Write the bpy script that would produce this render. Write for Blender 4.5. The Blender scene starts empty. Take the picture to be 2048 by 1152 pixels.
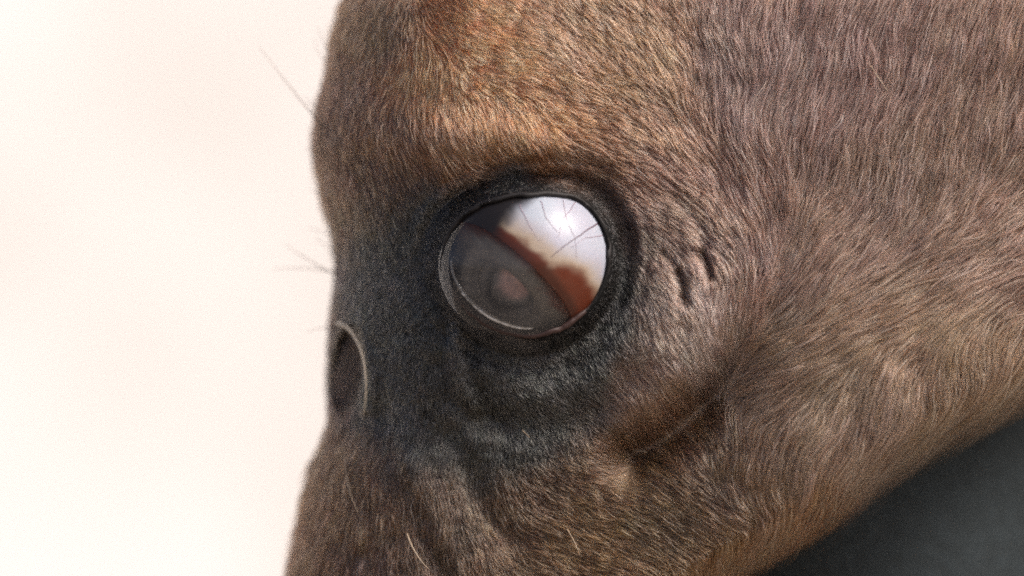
import bpy, bmesh, math
import numpy as np
from mathutils import Vector

rng = np.random.default_rng(11)
scene = bpy.context.scene
COL = scene.collection

# ------------------------------------------------------------------ camera, world, sun, exposure
S = 0.16 / 2048.0              # metres per unit: all dimensions below are in units of 0.078 mm
DREF = 470.0                   # depth of the eye front (units)
CAM_D = 0.85

cam_d = bpy.data.cameras.new('camera')
cam = bpy.data.objects.new('camera', cam_d)
COL.objects.link(cam)
cam.location = (0, -CAM_D, 0)
cam.rotation_euler = (math.pi / 2, 0, 0)
cam_d.sensor_width = 36
cam_d.lens = 36 * CAM_D / 0.16
cam_d.clip_start = 0.02
cam_d.clip_end = 60
cam_d.dof.use_dof = True
cam_d.dof.focus_distance = CAM_D + 0.002
cam_d.dof.aperture_fstop = 5.2
scene.camera = cam

SUN_EL = math.radians(46)
SUN_AZ = math.radians(120)     # clockwise from +Y: right of and behind the camera
sun_dir = Vector((math.sin(SUN_AZ) * math.cos(SUN_EL), math.cos(SUN_AZ) * math.cos(SUN_EL), math.sin(SUN_EL)))

world = bpy.data.worlds.new('World')
scene.world = world
world.use_nodes = True
wn = world.node_tree
sky = wn.nodes.new('ShaderNodeTexSky')
sky.sky_type = 'NISHITA'
sky.sun_disc = False
sky.sun_elevation = SUN_EL
sky.sun_rotation = SUN_AZ
sky.dust_density = 5.0
sky.air_density = 0.4
sky.ozone_density = 0.3
bg = wn.nodes['Background']
bg.inputs['Strength'].default_value = 0.11
wn.links.new(sky.outputs[0], bg.inputs['Color'])

sl = bpy.data.lights.new('sun', 'SUN')
sl.energy = 1.5
sl.angle = math.radians(14)
sl.color = (1.0, 0.95, 0.89)
sun = bpy.data.objects.new('sun', sl)
COL.objects.link(sun)
sun.rotation_euler = (-sun_dir).to_track_quat('-Z', 'Y').to_euler()
sun.location = (0.6, -0.6, 0.8)

scene.cycles.use_denoising = False      # keeps the single hairs crisp, grain like the video frame
scene.cycles.filter_width = 1.7          # soft, like the video frame
scene.cycles.max_bounces = 6
scene.cycles.transmission_bounces = 4
scene.cycles.glossy_bounces = 3
scene.cycles.diffuse_bounces = 3
scene.view_settings.view_transform = 'Standard'
scene.view_settings.look = 'None'
scene.view_settings.gamma = 1
scene.view_settings.exposure = 1.0
scene.view_settings.use_curve_mapping = False

# ------------------------------------------------------------------ helpers
def lin(c):
    c = np.asarray(c, float) / 255.0
    return np.where(c <= 0.04045, c / 12.92, ((c + 0.055) / 1.055) ** 2.4)

def sstep(a, b, x):
    t = np.clip((x - a) / (b - a), 0, 1)
    return t * t * (3 - 2 * t)

def new_obj(name, data, parent=None, **props):
    o = bpy.data.objects.new(name, data)
    COL.objects.link(o)
    if parent is not None:
        o.parent = parent
    for k, v in props.items():
        o[k] = v
    return o

def mesh_from(name, verts, faces, mat, smooth=True):
    me = bpy.data.meshes.new(name)
    me.from_pydata([tuple(v) for v in verts], [], [tuple(int(i) for i in f) for f in faces])
    me.materials.append(mat)
    if smooth:
        me.polygons.foreach_set('use_smooth', [True] * len(me.polygons))
    me.update()
    return me

def vcol(me, name, cols):
    a = me.attributes.new(name, 'FLOAT_COLOR', 'POINT')
    c = np.ones((len(cols), 4), np.float32)
    c[:, :3] = cols
    a.data.foreach_set('color', c.ravel())

def material(name):
    m = bpy.data.materials.new(name)
    m.use_nodes = True
    n = m.node_tree.nodes
    return m, n, m.node_tree.links, n['Principled BSDF']

def to_world(x, y, d):
    return np.stack([(x - 1024.0) * S, (DREF - d) * S, (576.0 - y) * S], -1)

# smooth value noise on a lattice, vectorised
_lat = rng.random((8, 257, 257))
def vnoise(x, y, k=0):
    L = _lat[k]
    xi = np.floor(x).astype(int); yi = np.floor(y).astype(int)
    fx = x - xi; fy = y - yi
    fx = fx * fx * (3 - 2 * fx); fy = fy * fy * (3 - 2 * fy)
    x0 = xi % 256; x1 = (xi + 1) % 256; y0 = yi % 256; y1 = (yi + 1) % 256
    a = L[y0, x0] * (1 - fx) + L[y0, x1] * fx
    b = L[y1, x0] * (1 - fx) + L[y1, x1] * fx
    return (a * (1 - fy) + b * fy) * 2 - 1

def fbm(x, y, sc, k=0):
    return vnoise(x / sc, y / sc, k) * .6 + vnoise(x / sc * 2.1 + 17, y / sc * 2.1 + 5, (k + 1) % 8) * .3 + vnoise(x / sc * 4.3, y / sc * 4.3, (k + 2) % 8) * .15

def gauss(x, y, cx, cy, sx, sy, rot=0.0):
    c, s = math.cos(rot), math.sin(rot)
    dx, dy = x - cx, y - cy
    a = (dx * c + dy * s) / sx
    b = (-dx * s + dy * c) / sy
    return np.exp(-0.5 * (a * a + b * b))

def pdist(x, y, pts):
    d = np.full(np.shape(x), 1e9)
    for (x0, y0), (x1, y1) in zip(pts[:-1], pts[1:]):
        vx, vy = x1 - x0, y1 - y0
        t = np.clip(((x - x0) * vx + (y - y0) * vy) / (vx * vx + vy * vy), 0, 1)
        d = np.minimum(d, np.hypot(x - x0 - t * vx, y - y0 - t * vy))
    return d

def line(x, y, pts, w):
    return np.exp(-0.5 * (pdist(x, y, pts) / w) ** 2)

# ------------------------------------------------------------------ eye opening
EC = np.array([1055.0, 528.0]); ER = 190.0
OPEN = np.array([(888, 535), (893, 490), (915, 448), (950, 420), (1000, 402), (1060, 395), (1125, 394), (1165, 407), (1195, 443),
                 (1213, 490), (1209, 545), (1188, 597), (1152, 632), (1110, 656), (1060, 668), (1005, 656), (950, 625), (912, 585)], float)
_a = np.arctan2(OPEN[:, 1] - EC[1], OPEN[:, 0] - EC[0]); _r = np.hypot(*(OPEN - EC).T)
_o = np.argsort(_a); _a = _a[_o]; _r = _r[_o]
def r_open(th):
    return np.interp(th, _a, _r, period=2 * math.pi)
_tt = np.linspace(-math.pi, math.pi, 361)
_rs = r_open(_tt)
for _ in range(60):                                   # round the outline
    _rs[:-1] = (np.roll(_rs[:-1], 1) + 2 * _rs[:-1] + np.roll(_rs[:-1], -1)) / 4; _rs[-1] = _rs[0]
def r_open(th):
    return np.interp(th, _tt, _rs)

# ------------------------------------------------------------------ head surface
YK = np.array([-760, -600, -400, -200, -100, 0, 60, 120, 180, 220, 280, 340, 400, 450, 500, 550, 600, 650, 700, 800, 860, 900, 950, 1000, 1050, 1100, 1152, 1300, 1500, 1700, 1800.])
XLK = np.array([1250, 1010, 860, 765, 722, 683, 665, 650, 638, 626, 621, 630, 640, 653, 662, 663, 656, 650, 648, 652, 652, 642, 616, 606, 597, 587, 576, 560, 590, 680, 800.])
YR = np.array([-760, -600, -400, 0, 400, 600, 700, 800, 870, 925, 1000, 1070, 1130, 1200, 1300, 1500, 1700, 1800.])
XRK = np.array([1500, 1900, 2250, 2480, 2430, 2280, 2170, 2020, 1880, 1790, 1700, 1605, 1500, 1420, 1330, 1220, 1050, 850.])
EK = np.array([-760, -600, -300, 0, 1200, 1500, 1720, 1800.]); EV = np.array([.04, .5, .85, 1, 1, .8, .4, .04])

def smooth_table(yk, vk, n=2600, it=30):
    yy = np.linspace(yk[0], yk[-1], n)
    vv = np.interp(yy, yk, vk)
    for _ in range(it * 3):
        vv[1:-1] = (vv[:-2] + 2 * vv[1:-1] + vv[2:]) / 4
    return yy, vv
_yl, _xl = smooth_table(YK, 1024 + (XLK + np.where(YK > 100, 9, 0) - 1024) * 1.035)
_yr, _xr = smooth_table(YR, 1024 + (XRK - 1024) * 1.01, it=120)
def xleft(y): return np.interp(y, _yl, _xl)
def xright(y): return np.interp(y, _yr, _xr)

WL, WR, D0 = 300.0, 130.0, 400.0
def features(x, y):
    f = 0.05 * np.clip(x - 1000, -300, 900)
    f = f + 55 * gauss(x, y, 950, 150, 230, 130)                      # brow
    f = f + 26 * gauss(x, y, 1010, 285, 190, 36, 0.04)                # rim of the orbit above
    f = f + 55 * gauss(x, y, 1055, 540, 250, 230)                     # globe
    f = f + 38 * gauss(x, y, 1365, 690, 85, 150, 0.45)               # pad beside the eye
    f = f + 65 * gauss(x, y, 1680, 760, 240, 200)                     # cheek muscle
    f = f + 35 * gauss(x, y, 1560, 990, 150, 90, -0.6)                # jaw pad
    f = f + 30 * gauss(x, y, 1620, 250, 300, 250)
    f = f - (18 + 72 * sstep(620, 820, y)) * line(x, y, [(1530, 640), (1495, 690), (1430, 790), (1350, 870), (1270, 912)], 36)
    f = f - 7 * line(x, y, [(1390, 60), (1400, 220), (1440, 380)], 26)
    # wrinkles at the outer corner
    f = f - 5 * line(x, y, [(1345, 385), (1395, 440), (1412, 490)], 7)
    f = f - 30 * line(x, y, [(1404, 508), (1416, 532), (1421, 552)], 6.5)
    f = f - 26 * line(x, y, [(1358, 545), (1368, 575), (1368, 602)], 7)
    f = f - 12 * line(x, y, [(1330, 505), (1345, 525)], 6)
    # folds below and before the eye
    f = f + 15 * line(x, y, [(915, 655), (908, 700), (918, 760), (945, 810)], 13)
    f = f - 9 * line(x, y, [(890, 660), (884, 730), (905, 800), (960, 860)], 13)
    f = f - 10 * line(x, y, [(945, 680), (938, 740), (962, 800), (1010, 870)], 14)
    f = f + 12 * line(x, y, [(960, 745), (1060, 790), (1170, 770), (1240, 700)], 26)
    f = f - 8 * line(x, y, [(970, 840), (1080, 860), (1190, 840), (1260, 760)], 20)
    # hollow on the nose side
    f = f - 110 * (1 - sstep(.75, 1.1, np.hypot((x - 688 + (y - 745) * .08) / 36, (y - 745) / 92)))
    f = f + 16 * line(x, y, [(662, 648), (700, 665), (726, 710), (736, 760), (730, 820)], 10)
    # long folds running down the face
    f = f - 14 * line(x, y, [(760, 830), (790, 950), (850, 1060), (880, 1152)], 18)
    f = f + 14 * line(x, y, [(800, 880), (830, 980), (880, 1080)], 22)
    f = f - 16 * line(x, y, [(900, 880), (960, 1000), (1020, 1090)], 24)
    f = f + 10 * line(x, y, [(690, 900), (680, 990), (720, 1080)], 20)
    f = f + 5 * fbm(x, y, 90, 3) + 2.2 * fbm(x, y, 24, 5)
    return f

def base_front(x, y):
    return D0 + features(x, y)

_th = np.linspace(-math.pi, math.pi, 181)
_rim = base_front(EC[0] + r_open(_th) * 1.15 * np.cos(_th), EC[1] + r_open(_th) * 1.15 * np.sin(_th))
EDEPTH = float(_rim.mean()) - 78.0                       # depth of the globe's centre

def globe(r, R):
    rc = np.minimum(r, 0.93 * R)
    z = np.sqrt(R * R - rc * rc)
    return z - (r - rc) * (rc / z) * 0.55

def depth_front(x, y):
    d = base_front(x, y)
    r = np.hypot(x - EC[0], y - EC[1]); th = np.arctan2(y - EC[1], x - EC[0])
    rho = r / r_open(th)
    up = np.clip(-np.sin(th), 0, 1)
    lid = EDEPTH + globe(r, ER + 8)
    w = 1 - sstep(1.03, 1.5, rho)
    d = d * (1 - w) + lid * w
    d = d - (4 + 8 * up) * np.exp(-0.5 * ((rho - 1.30) / 0.05) ** 2) * (0.4 + 0.6 * up)     # lid crease
    d = d + (1 + 3 * up) * np.exp(-0.5 * ((rho - 1.14) / 0.05) ** 2) + (1 - sstep(1.2, 1.7, rho)) * sstep(1.0, 1.06, rho) * (2.5 * fbm(x, y, 22, 0))
    d = d - 5 * np.exp(-0.5 * ((rho - 1.52) / 0.05) ** 2)
    sink = 1 - sstep(0.95, 1.03, rho)
    deep = 1 - sstep(0.84, 0.97, rho)
    d = d * (1 - sink) + ((EDEPTH + globe(r, ER) - 30) * (1 - deep) + (EDEPTH - 60) * deep) * sink
    return d

_DG = None
def depth_fast(x, y):
    global _DG
    if _DG is None:
        gx, gy = np.meshgrid(np.arange(380, 2620, 4.0), np.arange(-760, 1804, 4.0))
        _DG = depth_front(gx, gy)
    fx = np.clip((x - 380) / 4, 0, _DG.shape[1] - 1.001); fy = np.clip((y + 760) / 4, 0, _DG.shape[0] - 1.001)
    i = fx.astype(int); j = fy.astype(int); a = fx - i; b = fy - j
    return (_DG[j, i] * (1 - a) + _DG[j, i + 1] * a) * (1 - b) + (_DG[j + 1, i] * (1 - a) + _DG[j + 1, i + 1] * a) * b

def edge_par(y):
    e = np.interp(y, EK, EV)
    return e

def surf(u, v, df=None):
    """u: arc length from the left silhouette, v: image row; returns x, y, depth"""
    xl = xleft(v); xr = xright(v)
    e = edge_par(v)
    wl = np.minimum(WL, 0.36 * (xr - xl)); wr = np.minimum(WR, 0.30 * (xr - xl))
    D = D0 * e
    A = 0.5 * math.pi * np.sqrt((wl * wl + D * D) / 2)
    B = 0.5 * math.pi * np.sqrt((wr * wr + D * D) / 2)
    flat = (xr - wr) - (xl + wl)
    ph = np.clip(u / A, -1, 1) * (math.pi / 2)
    x1 = xl + wl * (1 - np.cos(ph)); k1 = np.sin(ph)
    x2 = xl + wl + (u - A)
    ps = np.clip((u - A - flat) / B, 0, 2) * (math.pi / 2)
    x3 = xr - wr + wr * np.sin(ps); k3 = np.cos(ps)
    x = np.where(u < A, x1, np.where(u < A + flat, x2, x3))
    k = np.where(u < A, k1, np.where(u < A + flat, 1.0, k3))
    d = np.where(k > 0, (df or depth_front)(x, v) * e * np.maximum(k, 0), D0 * e * k * 0.9)
    return x, v, d

def u_of_x(x, v):
    xl = xleft(v); xr = xright(v); e = edge_par(v)
    wl = np.minimum(WL, 0.36 * (xr - xl)); D = D0 * e
    A = 0.5 * math.pi * np.sqrt((wl * wl + D * D) / 2)
    return np.where(x < xl + wl, A * 2 / math.pi * np.arccos(np.clip(1 - (x - xl) / wl, -1, 1)), A + x - xl - wl)

def u_max(v):
    xl = xleft(v); xr = xright(v); e = edge_par(v)
    wl = np.minimum(WL, 0.36 * (xr - xl)); wr = np.minimum(WR, 0.30 * (xr - xl)); D = D0 * e
    A = 0.5 * math.pi * np.sqrt((wl * wl + D * D) / 2); B = 0.5 * math.pi * np.sqrt((wr * wr + D * D) / 2)
    return A + B + (xr - wr - xl - wl), A, B

def P(u, v, df=None):
    return to_world(*surf(u, v, df))

def normal(u, v, h=3.0):
    a = P(u + h, v, depth_fast) - P(u - h, v, depth_fast)
    b = P(u, v + h, depth_fast) - P(u, v - h, depth_fast)
    n = np.cross(b, a)
    n /= np.linalg.norm(n, axis=-1, keepdims=True) + 1e-20
    return n

# ------------------------------------------------------------------ coat maps (colour and lie of the hair)
def idw(x, y, pts, vals, sig=75.0):
    num = 0.0; den = 0.0
    for (px, py), val in zip(pts, vals):
        d2 = (x - px) ** 2 + (y - py) ** 2
        w = 1.0 / (d2 / (sig * sig) + 0.08) ** 2
        num = num + w[..., None] * np.asarray(val, float)
        den = den + w
    return num / den[..., None]

COAT = [  # x, y, coat colour, with shade of crease, hollow and left edge painted in
    (850, 150, 202, 130, 92), (1000, 110, 212, 138, 102), (930, 190, 200, 130, 94), (1060, 220, 178, 118, 86), (900, 270, 146, 106, 82), (1000, 290, 130, 92, 64),
    (1130, 60, 150, 114, 90), (760, 60, 90, 72, 54), (700, 150, 80, 62, 50), (650, 250, 70, 56, 45), (700, 330, 78, 61, 48), (780, 240, 116, 88, 68),
    (820, 330, 84, 66, 52), (1100, 300, 112, 80, 58), (1180, 320, 104, 76, 58), (740, 420, 72, 62, 50), (690, 520, 62, 54, 46),
    (1230, 150, 138, 104, 80), (1300, 220, 138, 105, 84), (1500, 120, 148, 120, 104), (1700, 100, 132, 108, 94), (1700, 400, 122, 102, 84), (1900, 300, 122, 102, 84),
    (1450, 350, 126, 98, 82), (1330, 430, 122, 100, 86), (1300, 340, 124, 92, 78), (1320, 640, 160, 132, 114), (1390, 700, 178, 150, 136), (1420, 640, 160, 134, 120), (1300, 770, 138, 110, 92),
    (1500, 560, 122, 98, 84), (1650, 700, 134, 110, 90), (1620, 850, 132, 110, 92), (1760, 800, 132, 110, 92), (1900, 700, 132, 108, 88),
    (1440, 810, 104, 86, 70), (1300, 890, 92, 76, 60), (1560, 990, 132, 104, 80), (1640, 1020, 136, 98, 70), (1300, 1010, 90, 75, 57),
    (1460, 1080, 126, 96, 70), (1400, 960, 102, 84, 66), (1150, 1060, 98, 78, 56), (1000, 1120, 84, 68, 52), (900, 1050, 72, 62, 52), (750, 1000, 84, 66, 50),
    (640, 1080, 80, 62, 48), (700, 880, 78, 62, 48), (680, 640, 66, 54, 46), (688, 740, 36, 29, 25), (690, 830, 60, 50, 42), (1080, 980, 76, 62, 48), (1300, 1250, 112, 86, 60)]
COAT_P = [(c[0], c[1]) for c in COAT]; COAT_V = [lin(c[2:]) for c in COAT]
DARK = lin((50, 48, 43)); DARKB = lin((58, 58, 55)); LIDC = lin((24, 23, 23))
_da = np.radians([-180, -150, -120, -90, -60, -30, 0, 30, 60, 90, 120, 150, 180])
HOLLOW_SHADE = lin((40, 31, 26))  # shade inside the hollow, painted into the coat colour
_dr = np.array([385, 325, 300, 290, 300, 312, 288, 275, 320, 360, 425, 430, 385.])
def dark_mask(x, y):
    dx, dy = x - 1020, y - 600
    r = np.hypot(dx, dy) * (1 + 0.10 * fbm(x, y, 60, 1))
    return 1 - sstep(0.80, 1.08, r / np.interp(np.arctan2(dy, dx), _da, _dr))
def coat(x, y):
    c = idw(x, y, COAT_P, COAT_V)
    m = dark_mask(x, y)[..., None]
    b = (0.5 + 0.5 * fbm(x, y, 50, 6))[..., None]
    dk = DARK * (1 - b) + DARKB * b
    rl = np.hypot(x - EC[0], y - EC[1]) / r_open(np.arctan2(y - EC[1], x - EC[0]))
    wl = (1 - sstep(1.12, 1.45, rl))[..., None]
    dk = dk * (1 - wl) + LIDC * wl
    c = c * (1 - m) + dk * m
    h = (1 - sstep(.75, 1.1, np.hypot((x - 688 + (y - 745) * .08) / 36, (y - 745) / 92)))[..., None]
    return c * (1 - h) + HOLLOW_SHADE * h

LIE = [  # x, y, direction of the tips, length
    (1700, 60, -.03, 1, 70), (1900, 100, -.1, 1, 75), (1650, 280, -.3, 1, 70), (1760, 330, -.45, 1, 70), (1700, 450, -.9, .8, 80), (1780, 600, -1, .62, 78), (2000, 500, -1, .7, 80),
    (1550, 180, -.03, 1, 65), (1450, 130, .35, 1, 60), (1400, 280, .45, 1, 55), (1500, 380, .12, 1, 55), (1300, 90, .8, .85, 50), (1250, 200, 1, .6, 45), (1200, 60, 1, .75, 45),
    (1150, 240, 1, .33, 38), (1020, 130, 1, .16, 34), (940, 70, 1, .35, 32), (860, 170, .35, 1, 34), (780, 140, -.08, 1, 32), (870, 270, .5, 1, 42), (980, 280, .4, 1, 36), (1080, 290, .5, .8, 32),
    (1250, 330, 1, .45, 34), (1330, 420, 1, .75, 36), (1430, 490, .55, 1, 40), (1340, 590, .85, .85, 38), (1300, 690, .75, 1, 38), (1400, 730, .6, 1, 44), (1300, 810, .65, .9, 38),
    (1570, 560, -.5, 1, 50), (1610, 480, -.45, 1, 60), (1520, 500, 0, 1, 50),
    (1480, 610, .05, 1, 36), (1560, 670, -.9, .62, 60), (1650, 700, -1, .6, 70), (1550, 790, -.9, .75, 60), (1650, 850, -.55, 1, 66), (1750, 800, -.4, 1, 66), (1730, 910, .2, 1, 58),
    (1600, 940, .4, 1, 58), (1660, 1000, .75, 1, 54), (1500, 920, .3, 1, 48), (1560, 1050, .9, 1, 52), (1450, 1060, 1, .65, 54), (1350, 980, 1, .38, 50), (1400, 890, .5, .5, 40),
    (1250, 1000, 1, .25, 45), (1260, 1110, 1, .32, 45), (1100, 1080, 1, .42, 40), (1150, 960, 1, .3, 34), (1900, 850, .1, 1, 60), (1400, 1200, 1, .6, 50),
    (660, 60, -.12, 1, 30), (640, 280, 0, 1, 30), (700, 230, .08, 1, 34), (680, 450, .12, 1, 24), (740, 350, .25, 1, 30), (690, 600, 0, 1, 18), (690, 900, .04, 1, 34), (640, 1060, -.1, 1, 40),
    (800, 1000, .28, 1, 40), (900, 1100, .42, 1, 36), (1000, 1050, .6, 1, 34), (770, 850, .1, 1, 26),
    (1000, 350, 1, -.05, 17), (1150, 360, 1, .3, 18), (860, 400, .3, .9, 18), (1250, 500, .6, 1, 20), (1230, 690, .5, 1, 20), (1100, 760, .6, 1, 19), (900, 740, -.05, 1, 18),
    (800, 600, -.15, 1, 15), (950, 880, .35, 1, 24), (1150, 870, .75, .75, 22)]
LIE_P = [(c[0], c[1]) for c in LIE]
LIE_V = [(c[2] / math.hypot(c[2], c[3]), c[3] / math.hypot(c[2], c[3]), c[4]) for c in LIE]
# look-up grid for the lie
GX = np.arange(300, 2600, 10.0); GY = np.arange(-760, 1810, 10.0)
_gx, _gy = np.meshgrid(GX, GY)
LIEG = idw(_gx, _gy, LIE_P, LIE_V, 60.0)
COATG = coat(_gx, _gy)
def grid(G, x, y):
    fx = np.clip((x - GX[0]) / 10, 0, len(GX) - 1.001); fy = np.clip((y - GY[0]) / 10, 0, len(GY) - 1.001)
    i = fx.astype(int); j = fy.astype(int); a = (fx - i)[..., None]; b = (fy - j)[..., None]
    return (G[j, i] * (1 - a) + G[j, i + 1] * a) * (1 - b) + (G[j + 1, i] * (1 - a) + G[j + 1, i + 1] * a) * b

# ------------------------------------------------------------------ materials
def mat_skin():
    m, n, l, b = material('skin_under_coat')
    at = n.new('ShaderNodeAttribute'); at.attribute_name = 'coat'
    no = n.new('ShaderNodeTexNoise'); no.inputs['Scale'].default_value = 900; no.inputs['Detail'].default_value = 4
    mx = n.new('ShaderNodeMix'); mx.data_type = 'RGBA'; mx.blend_type = 'MULTIPLY'; mx.inputs[0].default_value = .6
    l.new(at.outputs['Color'], mx.inputs[6]); l.new(no.outputs['Fac'], mx.inputs[7])
    l.new(mx.outputs[2], b.inputs['Base Color'])
    b.inputs['Roughness'].default_value = .6
    b.inputs['Specular IOR Level'].default_value = .15
    bp = n.new('ShaderNodeBump'); bp.inputs['Strength'].default_value = .4; bp.inputs['Distance'].default_value = .0004
    l.new(no.outputs['Fac'], bp.inputs['Height']); l.new(bp.outputs[0], b.inputs['Normal'])
    return m

def mat_hair():
    m = bpy.data.materials.new('coat_hair'); m.use_nodes = True
    n = m.node_tree.nodes; l = m.node_tree.links
    n.remove(n['Principled BSDF'])
    h = n.new('ShaderNodeBsdfHairPrincipled')
    h.model = 'CHIANG'; h.parametrization = 'COLOR'
    at = n.new('ShaderNodeAttribute'); at.attribute_name = 'coat'
    l.new(at.outputs['Color'], h.inputs['Color'])
    h.inputs['Roughness'].default_value = .38
    h.inputs['Radial Roughness'].default_value = .55
    h.inputs['Coat'].default_value = .1
    l.new(h.outputs[0], n['Material Output'].inputs['Surface'])
    return m

def simple(name, col, rough, noise=None, spec=.5, coatw=0.0):
    m, n, l, b = material(name)
    b.inputs['Base Color'].default_value = (*col, 1)
    b.inputs['Roughness'].default_value = rough
    b.inputs['Specular IOR Level'].default_value = spec
    b.inputs['Coat Weight'].default_value = coatw
    b.inputs['Coat Roughness'].default_value = .08
    if noise:
        no = n.new('ShaderNodeTexNoise'); no.inputs['Scale'].default_value = noise[0]; no.inputs['Detail'].default_value = 5
        cr = n.new('ShaderNodeMix'); cr.data_type = 'RGBA'
        cr.inputs[6].default_value = (*[c * (1 - noise[1]) for c in col], 1); cr.inputs[7].default_value = (*[min(1, c * (1 + noise[1])) for c in col], 1)
        l.new(no.outputs['Fac'], cr.inputs[0]); l.new(cr.outputs[2], b.inputs['Base Color'])
        bp = n.new('ShaderNodeBump'); bp.inputs['Strength'].default_value = .3; bp.inputs['Distance'].default_value = noise[2]
        l.new(no.outputs['Fac'], bp.inputs['Height']); l.new(bp.outputs[0], b.inputs['Normal'])
    return m

# ------------------------------------------------------------------ background
def pale_background():
    m, n, l, b = material('pale_plaster')
    tc = n.new('ShaderNodeTexCoord')
    no = n.new('ShaderNodeTexNoise'); no.inputs['Scale'].default_value = 8; no.inputs['Detail'].default_value = 3
    cr = n.new('ShaderNodeValToRGB')
    cr.color_ramp.elements[0].position = .38; cr.color_ramp.elements[0].color = (.80, .765, .72, 1)
    cr.color_ramp.elements[1].position = .62; cr.color_ramp.elements[1].color = (.935, .91, .88, 1)
    l.new(tc.outputs['Object'], no.inputs['Vector']); l.new(no.outputs['Fac'], cr.inputs[0]); l.new(cr.outputs[0], b.inputs['Base Color'])
    b.inputs['Roughness'].default_value = .9
    n2 = n.new('ShaderNodeTexNoise'); n2.inputs['Scale'].default_value = 120
    l.new(tc.outputs['Object'], n2.inputs['Vector'])
    bp = n.new('ShaderNodeBump'); bp.inputs['Strength'].default_value = .3; bp.inputs['Distance'].default_value = .002
    l.new(n2.outputs['Fac'], bp.inputs['Height']); l.new(bp.outputs[0], b.inputs['Normal'])
    y0, t = 1.1, .1
    v = [(sx * 3, y0 + (t if k else 0), sz * 2.2) for k in (0, 1) for sz in (-1, 1) for sx in (-1, 1)]
    f = [(0, 1, 3, 2), (4, 6, 7, 5), (0, 4, 5, 1), (2, 3, 7, 6), (0, 2, 6, 4), (1, 5, 7, 3)]
    o = new_obj('background_wall', mesh_from('background_wall', v, f, m, False), kind='structure')
    g = new_obj('ground', mesh_from('ground', [(-8, -8, -.9), (8, -8, -.9), (8, y0, -.9), (-8, y0, -.9)], [(0, 1, 2, 3)], simple('earth', (.20, .17, .14), .95, (6, .25, .01)), False), kind='structure')  # unseen ground sheet, added to bounce light and reflect in the cornea
    return o
pale_background()

# ------------------------------------------------------------------ head mesh
def build_head():
    rows = np.concatenate([np.linspace(-760, -60, 40)[:-1], np.linspace(-60, 330, 98)[:-1], np.linspace(330, 900, 190)[:-1], np.linspace(900, 1210, 78)[:-1], np.linspace(1210, 1800, 40)])
    nf, nb = 0, 40
    verts, cols = [], []
    xs_mid = np.concatenate([np.linspace(0, 1, 70)[:-1] * 300 + 0])
    for v in rows:
        um, A, B = u_max(v)
        um, A, B = float(um), float(A), float(B)
        # front samples: rounded left, dense middle, right edge
        ul = np.linspace(0, A * 0.72, 60)[:-1]
        xa = surf(np.array([A * .72]), np.array([v]))[0][0]
        us = np.concatenate([ul, np.linspace(A * .72, um - B, 300)[:-1], np.linspace(um - B, um, 40)])
        vv = np.full(us.shape, v)
        p = P(us, vv)
        x, y, _ = surf(us, vv)
        c = grid(COATG, x, y)
        # back half
        xl, xr = float(xleft(v)), float(xright(v)); e = float(edge_par(v))
        t = np.linspace(0, math.pi, nb + 2)[1:-1]
        xb = (xl + xr) / 2 + (xr - xl) / 2 * np.cos(t)
        pb = to_world(xb, np.full(nb, v), -330 * e * np.sin(t))
        verts.append(np.concatenate([p, pb]))
        cols.append(np.concatenate([c, grid(COATG, xb, np.full(nb, v))]))
    nr = len(rows); nc = len(verts[0])
    V = np.concatenate(verts); C = np.concatenate(cols)
    i = np.arange(nr - 1)[:, None] * nc; j = np.arange(nc)[None, :]; j2 = (j + 1) % nc
    F = np.stack([i + j, i + nc + j, i + nc + j2, i + j2], -1).reshape(-1, 4)
    me = bpy.data.meshes.new('animal_head')
    faces = F.tolist() + [list(range(nc)), list(range((nr - 1) * nc + nc - 1, (nr - 1) * nc - 1, -1))]
    me.from_pydata(V.tolist(), [], faces)
    me.polygons.foreach_set('use_smooth', [True] * len(me.polygons))
    me.materials.append(mat_skin())
    vcol(me, 'coat', C * 0.5)
    me.update()
    return new_obj('animal_head', me, label='brown short-haired animal head in profile with one dark-rimmed eye rolled aside', category='animal head')
head = build_head()

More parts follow.
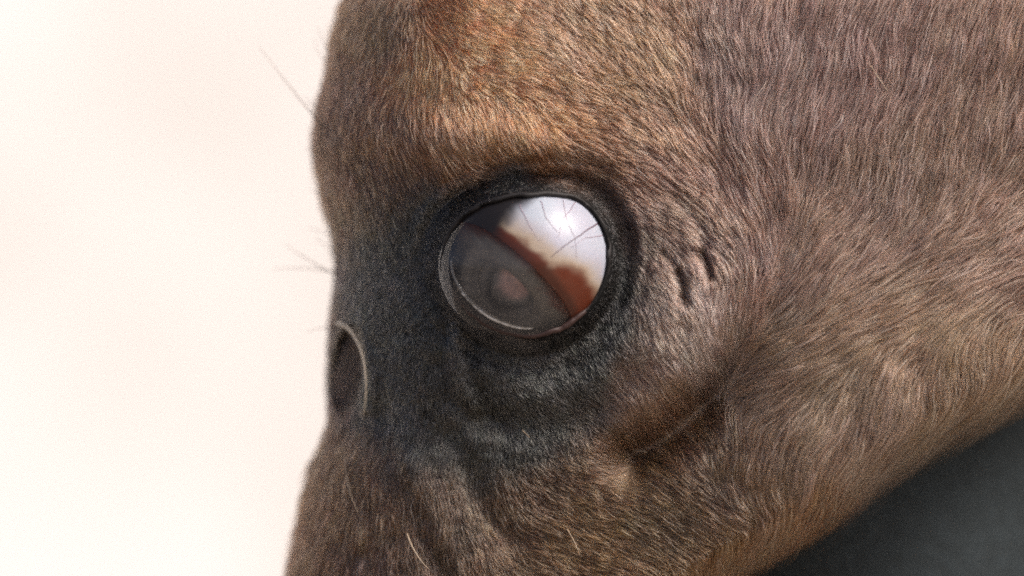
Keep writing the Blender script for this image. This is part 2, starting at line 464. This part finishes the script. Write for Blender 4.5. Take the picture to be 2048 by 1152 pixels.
# ------------------------------------------------------------------ fur
HAIR = mat_hair()
def fur(n_clumps, per):
    K = 5
    # clump centres
    m = int(n_clumps * 3.9)
    cv = rng.uniform(-660, 1740, m)
    um, A, B = u_max(cv)
    cu = rng.uniform(0, 1, m) * 3150 - 0.35 * A
    ok = cu < um + B * .25
    cx = surf(cu, cv, depth_fast)[0]
    # sparser, coarser hair where the head runs on beyond the frame
    out = np.maximum(sstep(2060, 2160, cx), np.maximum(sstep(-30, -130, cv), sstep(1190, 1290, cv)))
    ok &= rng.random(m) > .72 * out
    cu, cv, cx, out = cu[ok], cv[ok], cx[ok], out[ok]
    n = len(cu)
    # dark ring: shorter and finer tufts
    cl = np.repeat(np.arange(n), per)
    sig = 7.5
    u0 = cu[cl] + rng.normal(0, sig, n * per); v0 = cv[cl] + rng.normal(0, sig, n * per)
    x, y, _ = surf(u0, v0, depth_fast)
    r = np.hypot(x - EC[0], y - EC[1]); th = np.arctan2(y - EC[1], x - EC[0])
    rho = r / r_open(th)
    keep = rho > 1.045 + .04 * rng.random(len(rho))
    keep &= ~((rho < 1.22) & (rng.random(len(rho)) < .45))
    um2, _, B2 = u_max(v0)
    keep &= u0 < um2 + B2 * 0.3
    u0, v0, x, y, cl, rho = u0[keep], v0[keep], x[keep], y[keep], cl[keep], rho[keep]
    N = len(u0)
    lie_c = grid(LIEG, cx, cv)                                   # clump lie
    cang = rng.normal(0, .09, n); clen = np.exp(rng.normal(0, .15, n)); clift = np.abs(rng.normal(.115, .04, n))
    wob = fbm(cx, cv, 80, 2) * .25
    dm = dark_mask(x, y)
    ctint = rng.normal(0, 1, (n, 3))
    cval = np.exp(rng.normal(0, .36, n))
    hlen = np.exp(rng.normal(0, .2, N)) * clen[cl]
    hang = rng.normal(0, .10, N) + cang[cl] + wob[cl]
    lift = clift[cl] * np.exp(rng.normal(0, .35, N))
    umh, Ah, Bh = u_max(v0)
    ee = sstep(umh - Bh * 1.3, umh - Bh * .35, u0); el = 1 - sstep(.12 * Ah, .38 * Ah, u0)
    lift = lift + .30 * ee * rng.random(N) + .22 * el * rng.random(N) ** 2
    hlen = hlen * (1 + .25 * ee + .15 * el)
    near = sstep(1.05, 1.5, rho)
    pts = np.zeros((N, K, 3))
    u, v = u0.copy(), v0.copy(); cuu, cvv = cu[cl].copy(), cv[cl].copy()
    Lg = grid(LIEG, x, y)
    L = Lg[:, 2] * .78 * hlen * (0.62 + .38 * near)
    L = L * (1 - .25 * dm) * (1 + .45 * sstep(1400, 1600, x))
    step = L / (K - 1)
    side = rng.normal(0, .05, N)
    for k in range(K):
        t = k / (K - 1)
        xx = surf(u, v, depth_fast)[0]
        g = grid(LIEG, xx, v)
        a = np.arctan2(g[:, 1], g[:, 0]) + hang + side * (t - .5) * 4
        # converge to the clump's axis
        pull = 0.36 * t * t
        uu = u * (1 - pull) + (cuu) * pull; vv = v * (1 - pull) + cvv * pull
        nn = normal(uu, vv, 8.0)
        hgt = L * lift * np.sin(min(t * 1.35, 1.0) * math.pi / 2) * (1.0 - .25 * t) - 1.5 * (k == 0)
        pts[:, k] = P(uu, vv, depth_fast) + nn * hgt[:, None] * S
        ca, sa = np.cos(a), np.sin(a)
        u = u + ca * step; v = v + sa * step; cuu = cuu + ca * step; cvv = cvv + sa * step
    c = grid(COATG, x, y)
    val = cval[cl] * np.exp(rng.normal(0, .42, N))
    c = c * val[:, None]
    tint = ctint[cl] * np.array([.05, .035, .06]) + rng.normal(0, 1, (N, 1)) * np.array([.05, 0, -.05])
    c = c * (1 + tint)
    hue = fbm(x, y, 48, 0)[:, None] * np.array([.03, -.025, .05]) + fbm(x, y, 110, 7)[:, None] * np.array([.04, .0, -.05])
    hue = np.maximum(hue, -.012) * (1 - gauss(x, y, 960, 160, 260, 160)[:, None])
    c = c * (1 + hue)
    c = c * (1 + gauss(x, y, 960, 160, 220, 130)[:, None] * np.array([.02, -.02, 0]) + (sstep(1300, 1500, x) * (1 - sstep(450, 650, y)))[:, None] * np.array([0, -.03, .08]))
    white = rng.random(N) < np.where(dm > .5, .006 + .035 * gauss(x, y, 1200, 640, 60, 90), .012)
    c[white] = c[white] * 1.9 + 0.05
    lum = c @ np.array([.3, .55, .15])
    c = lum[:, None] + (c - lum[:, None]) * (1.12 - .12 * dm[:, None])
    c = c * (1 + (np.array([1.09, .95, .93]) - 1) * (1 - dm[:, None]))
    c = np.clip(c * .82, .003, .8)
    rad = np.linspace(1, .35, K)[None, :] * (.80 + .35 * rng.random((N, 1)) ** 2) * (1 - .2 * dm[:, None]) * (1 + .8 * out[cl][:, None]) * S
    # regions of the coat
    cres = (x > 1500 + (620 - y) * -.0) & (y > 560)
    right_of_crease = (x - 1600) * 0.80 + (y - 540) * 0.60 > 0
    reg = np.where(dm > .5, 0, np.where((y > 900) & (x < 1120) | (x < 800) & (y > 420), 3, np.where(right_of_crease & (y > 540) | (y > 930), 2, 1)))
    names = {0: ('eye_surround_fur', 'very short near-black fur ringing the eye'), 1: ('brow_fur', 'tan and brown fur above and behind the eye'),
             2: ('cheek_fur', 'longer grey-brown fur of the cheek and jaw'), 3: ('nose_bridge_fur', 'dark brown fur along the front of the face')}
    for rid, (nm, lab) in names.items():
        s = reg == rid
        M = int(s.sum())
        hc = bpy.data.hair_curves.new(nm)
        hc.add_curves([K] * M)
        hc.attributes['position'].data.foreach_set('vector', pts[s].astype(np.float32).ravel())
        ra = hc.attributes.get('radius') or hc.attributes.new('radius', 'FLOAT', 'POINT')
        ra.data.foreach_set('value', rad[s].astype(np.float32).ravel())
        ca = hc.attributes.new('coat', 'FLOAT_COLOR', 'CURVE')
        cc = np.ones((M, 4), np.float32); cc[:, :3] = c[s]
        ca.data.foreach_set('color', cc.ravel())
        hc.materials.append(HAIR)
        new_obj(nm, hc, head, kind='stuff', label=lab)
    print('hairs', N)
fur(30000, 15)

# ------------------------------------------------------------------ tubes: lid margins, vessels, whiskers
def tube(name, pts, rads, mat, parent, closed=False, seg=8, **props):
    pts = np.asarray(pts, float); n = len(pts)
    rads = np.broadcast_to(np.asarray(rads, float), (n,))
    if closed:
        T = np.roll(pts, -1, 0) - np.roll(pts, 1, 0)
    else:
        T = np.gradient(pts, axis=0)
    T /= np.linalg.norm(T, axis=1, keepdims=True) + 1e-20
    ref = np.array([0, 1.0, 0])
    A = np.cross(T, ref); A /= np.linalg.norm(A, axis=1, keepdims=True) + 1e-20
    Bn = np.cross(T, A)
    a = np.linspace(0, 2 * math.pi, seg, endpoint=False)
    V = pts[:, None] + rads[:, None, None] * (np.cos(a)[None, :, None] * A[:, None] + np.sin(a)[None, :, None] * Bn[:, None])
    F = []
    m = n if closed else n - 1
    for i in range(m):
        i2 = (i + 1) % n
        for j in range(seg):
            j2 = (j + 1) % seg
            F.append((i * seg + j, i * seg + j2, i2 * seg + j2, i2 * seg + j))
    if not closed:
        F += [tuple(range(seg - 1, -1, -1)), tuple(range((n - 1) * seg, n * seg))]
    return new_obj(name, mesh_from(name, V.reshape(-1, 3), F, mat), parent, **props)

def eye_pt(r, th, h):
    x = EC[0] + r * np.cos(th); y = EC[1] + r * np.sin(th)
    return to_world(x, y, EDEPTH + globe(r, ER) + h)

lid_mat = simple('wet_lid_skin', tuple(lin((30, 27, 27))), .5, (1500, .35, .00012), spec=.3)
lid_low = simple('wet_lower_lid_skin', tuple(lin((58, 40, 36))), .42, (1500, .35, .00012), spec=.4)
def margin(name, t0, t1, rad, lab, mat):
    th = np.linspace(t0, t1, 120)
    q = np.linspace(0, 1, 120)
    r = r_open(th) * 1.025 + 1.5 * vnoise(th * 9, th * 0 + 3, 4)
    rr = rad * np.minimum(1, .35 + 4 * np.minimum(q, 1 - q)) * (1 + .12 * vnoise(th * 14, th * 0, 5))
    return tube(name, eye_pt(r, th, 6), rr * S, mat, head, seg=12, label=lab)
a0, a1 = math.radians(171), math.radians(35)
margin('upper_eyelid_margin', -math.radians(200), math.radians(38), 5.5, 'dark wet edge of the upper eyelid', lid_mat)
margin('lower_eyelid_margin', math.radians(30), math.radians(168), 6.5, 'dark wet edge of the lower eyelid', lid_low)

# ------------------------------------------------------------------ eyeball
gaze = np.array([-.46, -.47, .0])                     # x, up (negative: down), towards the camera filled in below
g3 = np.array([gaze[0], -math.sqrt(1 - gaze[0] ** 2 - gaze[1] ** 2), gaze[1]])   # world x, y, z
e1 = np.array([.76, 0, -.65]); e1 = e1 - g3 * np.dot(e1, g3); e1 /= np.linalg.norm(e1)
e2 = np.cross(g3, e1)
if e2[2] < 0: e2 = -e2                                 # e2 points up and to the right
ECW = to_world(EC[0], EC[1], EDEPTH)
AL1, AL2 = math.radians(61), math.radians(42)
def limb(ps):
    return 1 / np.sqrt((np.cos(ps) / AL1) ** 2 + (np.sin(ps) / AL2) ** 2)
def on_sphere(tau, ps, R):
    d = np.cos(tau)[..., None] * g3 + np.sin(tau)[..., None] * (np.cos(ps)[..., None] * e1 + np.sin(ps)[..., None] * e2)
    return ECW + d * (np.asarray(R)[..., None] if np.ndim(R) else R) * S
def rings(taus, nps, fn, name, mat, parent, cap=True, **props):
    ps = np.linspace(0, 2 * math.pi, nps, endpoint=False)
    V = np.concatenate([fn(np.full(nps, t), ps) for t in taus])
    n = len(taus)
    F = []
    for i in range(n - 1):
        for j in range(nps):
            j2 = (j + 1) % nps
            F.append((i * nps + j, (i + 1) * nps + j, (i + 1) * nps + j2, i * nps + j2))
    if cap: F.append(tuple(range(nps - 1, -1, -1)))
    me = mesh_from(name, V, F, mat)
    pc = me.polygons[len(me.polygons) // 3]
    if np.dot(np.array(pc.normal), np.array(pc.center) - (ECW - g3 * ER * S)) < 0: me.flip_normals()
    return new_obj(name, me, parent, **props), V

def mat_sclera():
    m, n, l, b = material('sclera')
    at = n.new('ShaderNodeAttribute'); at.attribute_name = 'tone'
    l.new(at.outputs['Color'], b.inputs['Base Color'])
    b.inputs['Roughness'].default_value = .25
    b.inputs['Specular IOR Level'].default_value = .25
    b.inputs['Subsurface Weight'].default_value = .05
    b.inputs['Subsurface Radius'].default_value = (.0012, .0006, .0004)
    b.inputs['Coat Weight'].default_value = .12; b.inputs['Coat Roughness'].default_value = .06
    no = n.new('ShaderNodeTexNoise'); no.inputs['Scale'].default_value = 350
    bp = n.new('ShaderNodeBump'); bp.inputs['Strength'].default_value = .12; bp.inputs['Distance'].default_value = .0003
    l.new(no.outputs['Fac'], bp.inputs['Height']); l.new(bp.outputs[0], b.inputs['Normal'])
    return m

# sclera: from the limbus backwards
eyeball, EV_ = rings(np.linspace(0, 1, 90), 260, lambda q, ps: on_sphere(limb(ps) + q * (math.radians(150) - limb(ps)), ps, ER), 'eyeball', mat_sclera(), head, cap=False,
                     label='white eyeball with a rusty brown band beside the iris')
def sclera_tone(V):
    X = V[:, 0] / S + 1024; Y = 576 - V[:, 2] / S
    d = (V - ECW) / (ER * S)
    ca = d @ g3; tau = np.arccos(np.clip(ca, -1, 1)); ps = np.arctan2(d @ e2, d @ e1)
    off = (tau - limb(ps)) * ER                               # distance outward from the limbus
    along = d @ e1                                             # + to the lower right
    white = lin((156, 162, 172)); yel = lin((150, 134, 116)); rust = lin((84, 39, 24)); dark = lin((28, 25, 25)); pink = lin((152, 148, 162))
    n1 = fbm(X, Y, 42, 2) + .2 * fbm(X, Y, 13, 5); n2 = fbm(X, Y, 60, 4)
    c = np.tile(white, (len(V), 1))
    def mix(c, col, w): return c * (1 - w[:, None]) + col * w[:, None]
    c = mix(c, pink, np.clip(.35 + .6 * n2, 0, 1))
    bw = 17 + 44 * sstep(0, .55, along) + 18 * n1
    c = mix(c, yel, 1 - sstep(bw, bw + 60, off))
    c = mix(c, rust, (1 - sstep(bw * .75, bw * 1.3, off)) * (.97 + .1 * n1).clip(0, 1))
    c = mix(c, lin((52, 27, 19)), (1 - sstep(6, 30, off + 9 * n1)) * .75)
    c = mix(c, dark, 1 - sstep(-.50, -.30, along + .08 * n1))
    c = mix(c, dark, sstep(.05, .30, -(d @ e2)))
    # mottling of thin vessels
    c = c * (1 - .06 * np.clip(fbm(X * .4 + Y, Y * .4 - X, 9, 6), 0, 1))[:, None]
    return c
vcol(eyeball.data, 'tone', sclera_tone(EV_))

# iris, pupil, lens
LI = lambda ps: on_sphere(limb(ps), ps, ER)
_ps = np.linspace(0, 2 * math.pi, 240, endpoint=False)
IC = LI(_ps).mean(0)
PO = e2 * 50 * S + e1 * 10 * S                                   # pupil centre a little up
def iris_pt(q, ps):
    p = LI(ps)
    c = IC + PO * (1 - q)[:, None]
    return c + (p - c) * q[:, None] + g3 * (10 * S) * np.sin(q * math.pi)[:, None] - g3 * (7 * S) * (1 - q)[:, None] - g3 * .6 * S
def mat_iris():
    m, n, l, b = material('iris')
    at = n.new('ShaderNodeAttribute'); at.attribute_name = 'tone'
    l.new(at.outputs['Color'], b.inputs['Base Color']); b.inputs['Roughness'].default_value = .5
    return m
iris, IV = rings(np.linspace(.40, 1, 40), 240, iris_pt, 'iris', mat_iris(), eyeball, cap=False, label='dull grey-brown iris')
qq = np.repeat(np.linspace(.40, 1, 40), 240); pp = np.tile(_ps, 40)
fib = vnoise(pp * 38, qq * 4, 1) * .5 + vnoise(pp * 16, qq * 7, 2) * .5
c_i = lin((140, 130, 118))[None] * (1 + .45 * fib)[:, None] * (1 - .45 * np.exp(-((qq - .44) / .06) ** 2) - .5 * np.exp(-((qq - .66 - .04 * vnoise(pp * 3, qq, 2)) / .045) ** 2) * sstep(.2, -.6, np.sin(pp + .5)) - .2 * sstep(.8, 1, qq))[:, None]  # dark arcs painted in for curved reflections on the cornea
_w = sstep(.74, .95, qq + .12 * vnoise(pp * 5, qq * 3, 6) + .06 * vnoise(pp * 17, qq * 5, 3)) * sstep(-.1, .5, np.sin(pp))
c_i = c_i * (1 - _w[:, None]) + lin((112, 56, 36)) * (1 + .2 * fib)[:, None] * _w[:, None]
vcol(iris.data, 'tone', np.clip(c_i, .004, 1))
pupil, PV = rings(np.linspace(.01, .46, 40), 160, lambda q, ps: iris_pt(q, ps) - g3 * 5 * S, 'pupil', mat_iris(), eyeball, cap=True, label='cloudy pupil with a pinkish centre and a dark broken ring')
_q = np.repeat(np.linspace(.01, .46, 40), 160); _p = np.tile(np.linspace(0, 2 * math.pi, 160, endpoint=False), 40)
_px, _py = _q * np.cos(_p) * 145, _q * np.sin(_p) * 100
_qq = np.hypot(_px - 3, _py - 5) / 100 + .05 * fbm(_px, _py, 22, 2)
_cl = 1 - sstep(.22, .36, _qq)
_rg = np.exp(-((_qq - .42) / .06) ** 2) * (.35 + .65 * sstep(.4, -.5, np.sin(_p) + .5 * fbm(_px, _py, 30, 5)))  # broken dark ring, a corneal reflection painted into the pupil
_c = lin((112, 104, 96))[None] * (1 - _cl[:, None]) + lin((200, 158, 146))[None] * _cl[:, None]
_c = _c * (1 + .25 * fbm(_px, _py, 14, 6))[:, None]
_c = _c * (1 - .95 * _rg[:, None])
vcol(pupil.data, 'tone', np.clip(_c, .004, 1))

def mat_cornea():
    m = bpy.data.materials.new('cornea'); m.use_nodes = True
    n = m.node_tree.nodes; l = m.node_tree.links; n.remove(n['Principled BSDF'])
    tr = n.new('ShaderNodeBsdfTransparent'); tr.inputs[0].default_value = (.93, .93, .92, 1)
    gl = n.new('ShaderNodeBsdfGlossy'); gl.inputs['Roughness'].default_value = .07
    df = n.new('ShaderNodeBsdfDiffuse'); df.inputs[0].default_value = (.27, .26, .26, 1)
    fr = n.new('ShaderNodeFresnel'); fr.inputs[0].default_value = 1.38
    m1 = n.new('ShaderNodeMixShader')
    at = n.new('ShaderNodeAttribute'); at.attribute_name = 'haze'
    l.new(at.outputs['Fac'], m1.inputs[0])
    m2 = n.new('ShaderNodeMixShader')
    l.new(tr.outputs[0], m1.inputs[1]); l.new(df.outputs[0], m1.inputs[2])
    l.new(fr.outputs[0], m2.inputs[0]); l.new(m1.outputs[0], m2.inputs[1]); l.new(gl.outputs[0], m2.inputs[2])
    l.new(m2.outputs[0], n['Material Output'].inputs['Surface'])
    return m
cornea, CV = rings(np.linspace(.02, 1, 50), 200, lambda q, ps: on_sphere(q * limb(ps), ps, ER + .8 + 9 * (1 - q ** 2)), 'cornea', mat_cornea(), eyeball, cap=True, label='hazy glossy cornea over the iris')

_q = np.repeat(np.linspace(.02, 1, 50), 200)
_hz = (.17 * (1 - _q ** 5)) * (1 + .5 * fbm(CV[:, 0] / S, CV[:, 2] / S, 45, 4))
vcol(cornea.data, 'haze', np.repeat(_hz[:, None], 3, 1))
# tear line along the lower lid, its bright reflection painted as pale colour
th = np.linspace(math.radians(184), math.radians(84), 70)
q = np.linspace(0, 1, 70)
tear = simple('tear_film', (.62, .61, .58), .15, None, coatw=.5)
rw = 3.8 * np.sin(np.clip(q * 1.0, 0, 1) * math.pi) ** .5 * (1 + .2 * vnoise(th * 20, th * 0, 3)) + .6
tube('tear_line', eye_pt(r_open(th) * .915, th, 8), rw * S, tear, head, seg=10, label='pale wet tear line along the lower eyelid')

# blood vessels on the white
vm = simple('vessel', tuple(lin((140, 124, 134))), .3)
vd = simple('vessel_dark', tuple(lin((98, 82, 92))), .3)
def vessel(pts, r, mat):
    pts = np.asarray(pts, float); t = np.linspace(0, 1, len(pts)); k = np.linspace(0, 1, 26)
    x = np.interp(k, t, pts[:, 0]) + 2.0 * rng.normal(0, 1, 26).cumsum() * .25; y = np.interp(k, t, pts[:, 1]) + 2.0 * rng.normal(0, 1, 26).cumsum() * .25
    rr = np.hypot(x - EC[0], y - EC[1])
    tube('blood_vessel', to_world(x, y, EDEPTH + np.sqrt(np.maximum(ER ** 2 - rr ** 2, 1)) + .2), np.linspace(r, r * .35, 26) * S, mat, eyeball, seg=6)
for p, r, m_ in [([(1196, 446), (1160, 470), (1125, 492), (1100, 512)], 1.7, vd), ([(1206, 470), (1170, 478), (1140, 500)], 1.0, vm), ([(1150, 405), (1128, 440), (1118, 480)], 1.0, vm),
                 ([(1080, 402), (1092, 440), (1112, 470)], 1.1, vm), ([(1125, 400), (1135, 450), (1150, 480), (1152, 520)], .8, vm),
                 ([(1040, 410), (1060, 450), (1078, 480)], .9, vm)]:
    vessel(p, r, m_)

# ------------------------------------------------------------------ long single hairs
def bez(p, n=24):
    p = np.asarray(p, float)
    t = np.linspace(0, 1, n)[:, None]
    if len(p) == 3: return (1 - t) ** 2 * p[0] + 2 * t * (1 - t) * p[1] + t ** 2 * p[2]
    return (1 - t) ** 3 * p[0] + 3 * t * (1 - t) ** 2 * p[1] + 3 * t * t * (1 - t) * p[2] + t ** 3 * p[3]
wpale = simple('whisker_pale', tuple(lin((158, 140, 118))), .4)
wdark = simple('whisker_dark', tuple(lin((96, 78, 62))), .4)
def surface_depth(x, y):
    return surf(u_of_x(np.asarray([x], float), np.asarray([y], float)), np.asarray([y], float))[2][0]
def whisker(pts, r, mat, lift=(0, 10, 20)):
    """pts in x, y; rooted on the surface"""
    q = []
    d0 = surface_depth(max(pts[0][0], float(xleft(pts[0][1])) + 2), pts[0][1])
    for i, (x, y) in enumerate(pts):
        on = x > float(xleft(y)) + 6
        d = surface_depth(x, y) if on else d0
        q.append((x, y, d + 8 + 26 * (i > 0)))
    c = bez(q)
    w = to_world(c[:, 0], c[:, 1], c[:, 2])
    tube('whisker', w, np.linspace(r, r * .25, len(w)) * S, mat, head, seg=6)
# standing out from the silhouette
for pts, r in [([(640, 250), (575, 175), (505, 80)], 1.3), ([(664, 545), (600, 530), (528, 537)], 1.2), ([(668, 552), (610, 525), (556, 486)], 1.3), ([(658, 120), (640, 80), (624, 40)], 1.1),
               ([(650, 110), (622, 100), (615, 60)], .9), ([(640, 300), (612, 290), (596, 292)], 1.0), ([(648, 400), (622, 382), (606, 372)], 1.0), ([(650, 470), (630, 455), (600, 452)], .9),
               ([(660, 660), (628, 655), (600, 668)], .9), ([(632, 210), (610, 205), (598, 180)], .9), ([(655, 505), (630, 480), (615, 470)], .9)]:
    whisker(pts, r, wdark)
# lying on the coat
wrim = simple('whisker_bright', tuple(lin((214, 198, 172))), .3)  # highlight colour for the thick strand that draws the hollow's bright rim
for pts, r, m_ in [([(664, 648), (708, 650), (742, 735), (722, 832)], 4.0, wrim), ([(684, 915), (682, 970), (712, 1030)], 2.0, wpale), ([(812, 1070), (825, 1110), (856, 1140)], 2.2, wpale),
                   ([(1134, 1060), (1148, 1080), (1160, 1110)], 1.3, wpale), ([(1728, 112), (1750, 150), (1774, 184)], 1.8, wpale), ([(1170, 4), (1186, 16), (1214, 34)], 2.2, wpale),
                   ([(1590, 655), (1610, 640), (1640, 610)], 1.3, wpale), ([(1268, 904), (1282, 903), (1296, 907)], 1.5, wpale), ([(1044, 862), (1052, 868), (1060, 876)], 1.4, wpale)]:
    whisker(pts, r, m_)

# ------------------------------------------------------------------ dark cloth behind the jaw
def cloth():
    m, n, l, b = material('dark_cloth')
    tc = n.new('ShaderNodeTexCoord')
    no = n.new('ShaderNodeTexNoise'); no.inputs['Scale'].default_value = 500; no.inputs['Detail'].default_value = 6; no.inputs['Roughness'].default_value = .7
    l.new(tc.outputs['Object'], no.inputs['Vector'])
    cr = n.new('ShaderNodeValToRGB')
    cr.color_ramp.elements[0].position = .3; cr.color_ramp.elements[0].color = (.007, .011, .012, 1)
    cr.color_ramp.elements[1].position = .75; cr.color_ramp.elements[1].color = (.022, .032, .037, 1)
    l.new(no.outputs['Fac'], cr.inputs[0]); l.new(cr.outputs[0], b.inputs['Base Color'])
    b.inputs['Roughness'].default_value = .95
    b.inputs['Sheen Weight'].default_value = .05
    bp = n.new('ShaderNodeBump'); bp.inputs['Strength'].default_value = .5; bp.inputs['Distance'].default_value = .001
    l.new(no.outputs['Fac'], bp.inputs['Height']); l.new(bp.outputs[0], b.inputs['Normal'])
    nx, ny = 70, 70
    V = []
    for j in range(ny):
        for i in range(nx):
            x = 1300 + 1500 * i / (nx - 1); y = 560 + 1360 * j / (ny - 1)
            d = -120 + 40 * math.sin((x + y * .6) / 170.0) + 25 * math.sin((x * .4 - y) / 110.0) - 0.00035 * (x - 1800) ** 2
            V.append(to_world(np.float64(x), np.float64(y), np.float64(d)))
    F = [(j * nx + i, (j + 1) * nx + i, (j + 1) * nx + i + 1, j * nx + i + 1) for j in range(ny - 1) for i in range(nx - 1)]
    o = new_obj('dark_cloth', mesh_from('dark_cloth', V, F, m), label='dark blue-grey cloth behind the jaw fur at lower right', category='cloth')
    so = o.modifiers.new('thickness', 'SOLIDIFY'); so.thickness = .003
    return o
cloth()
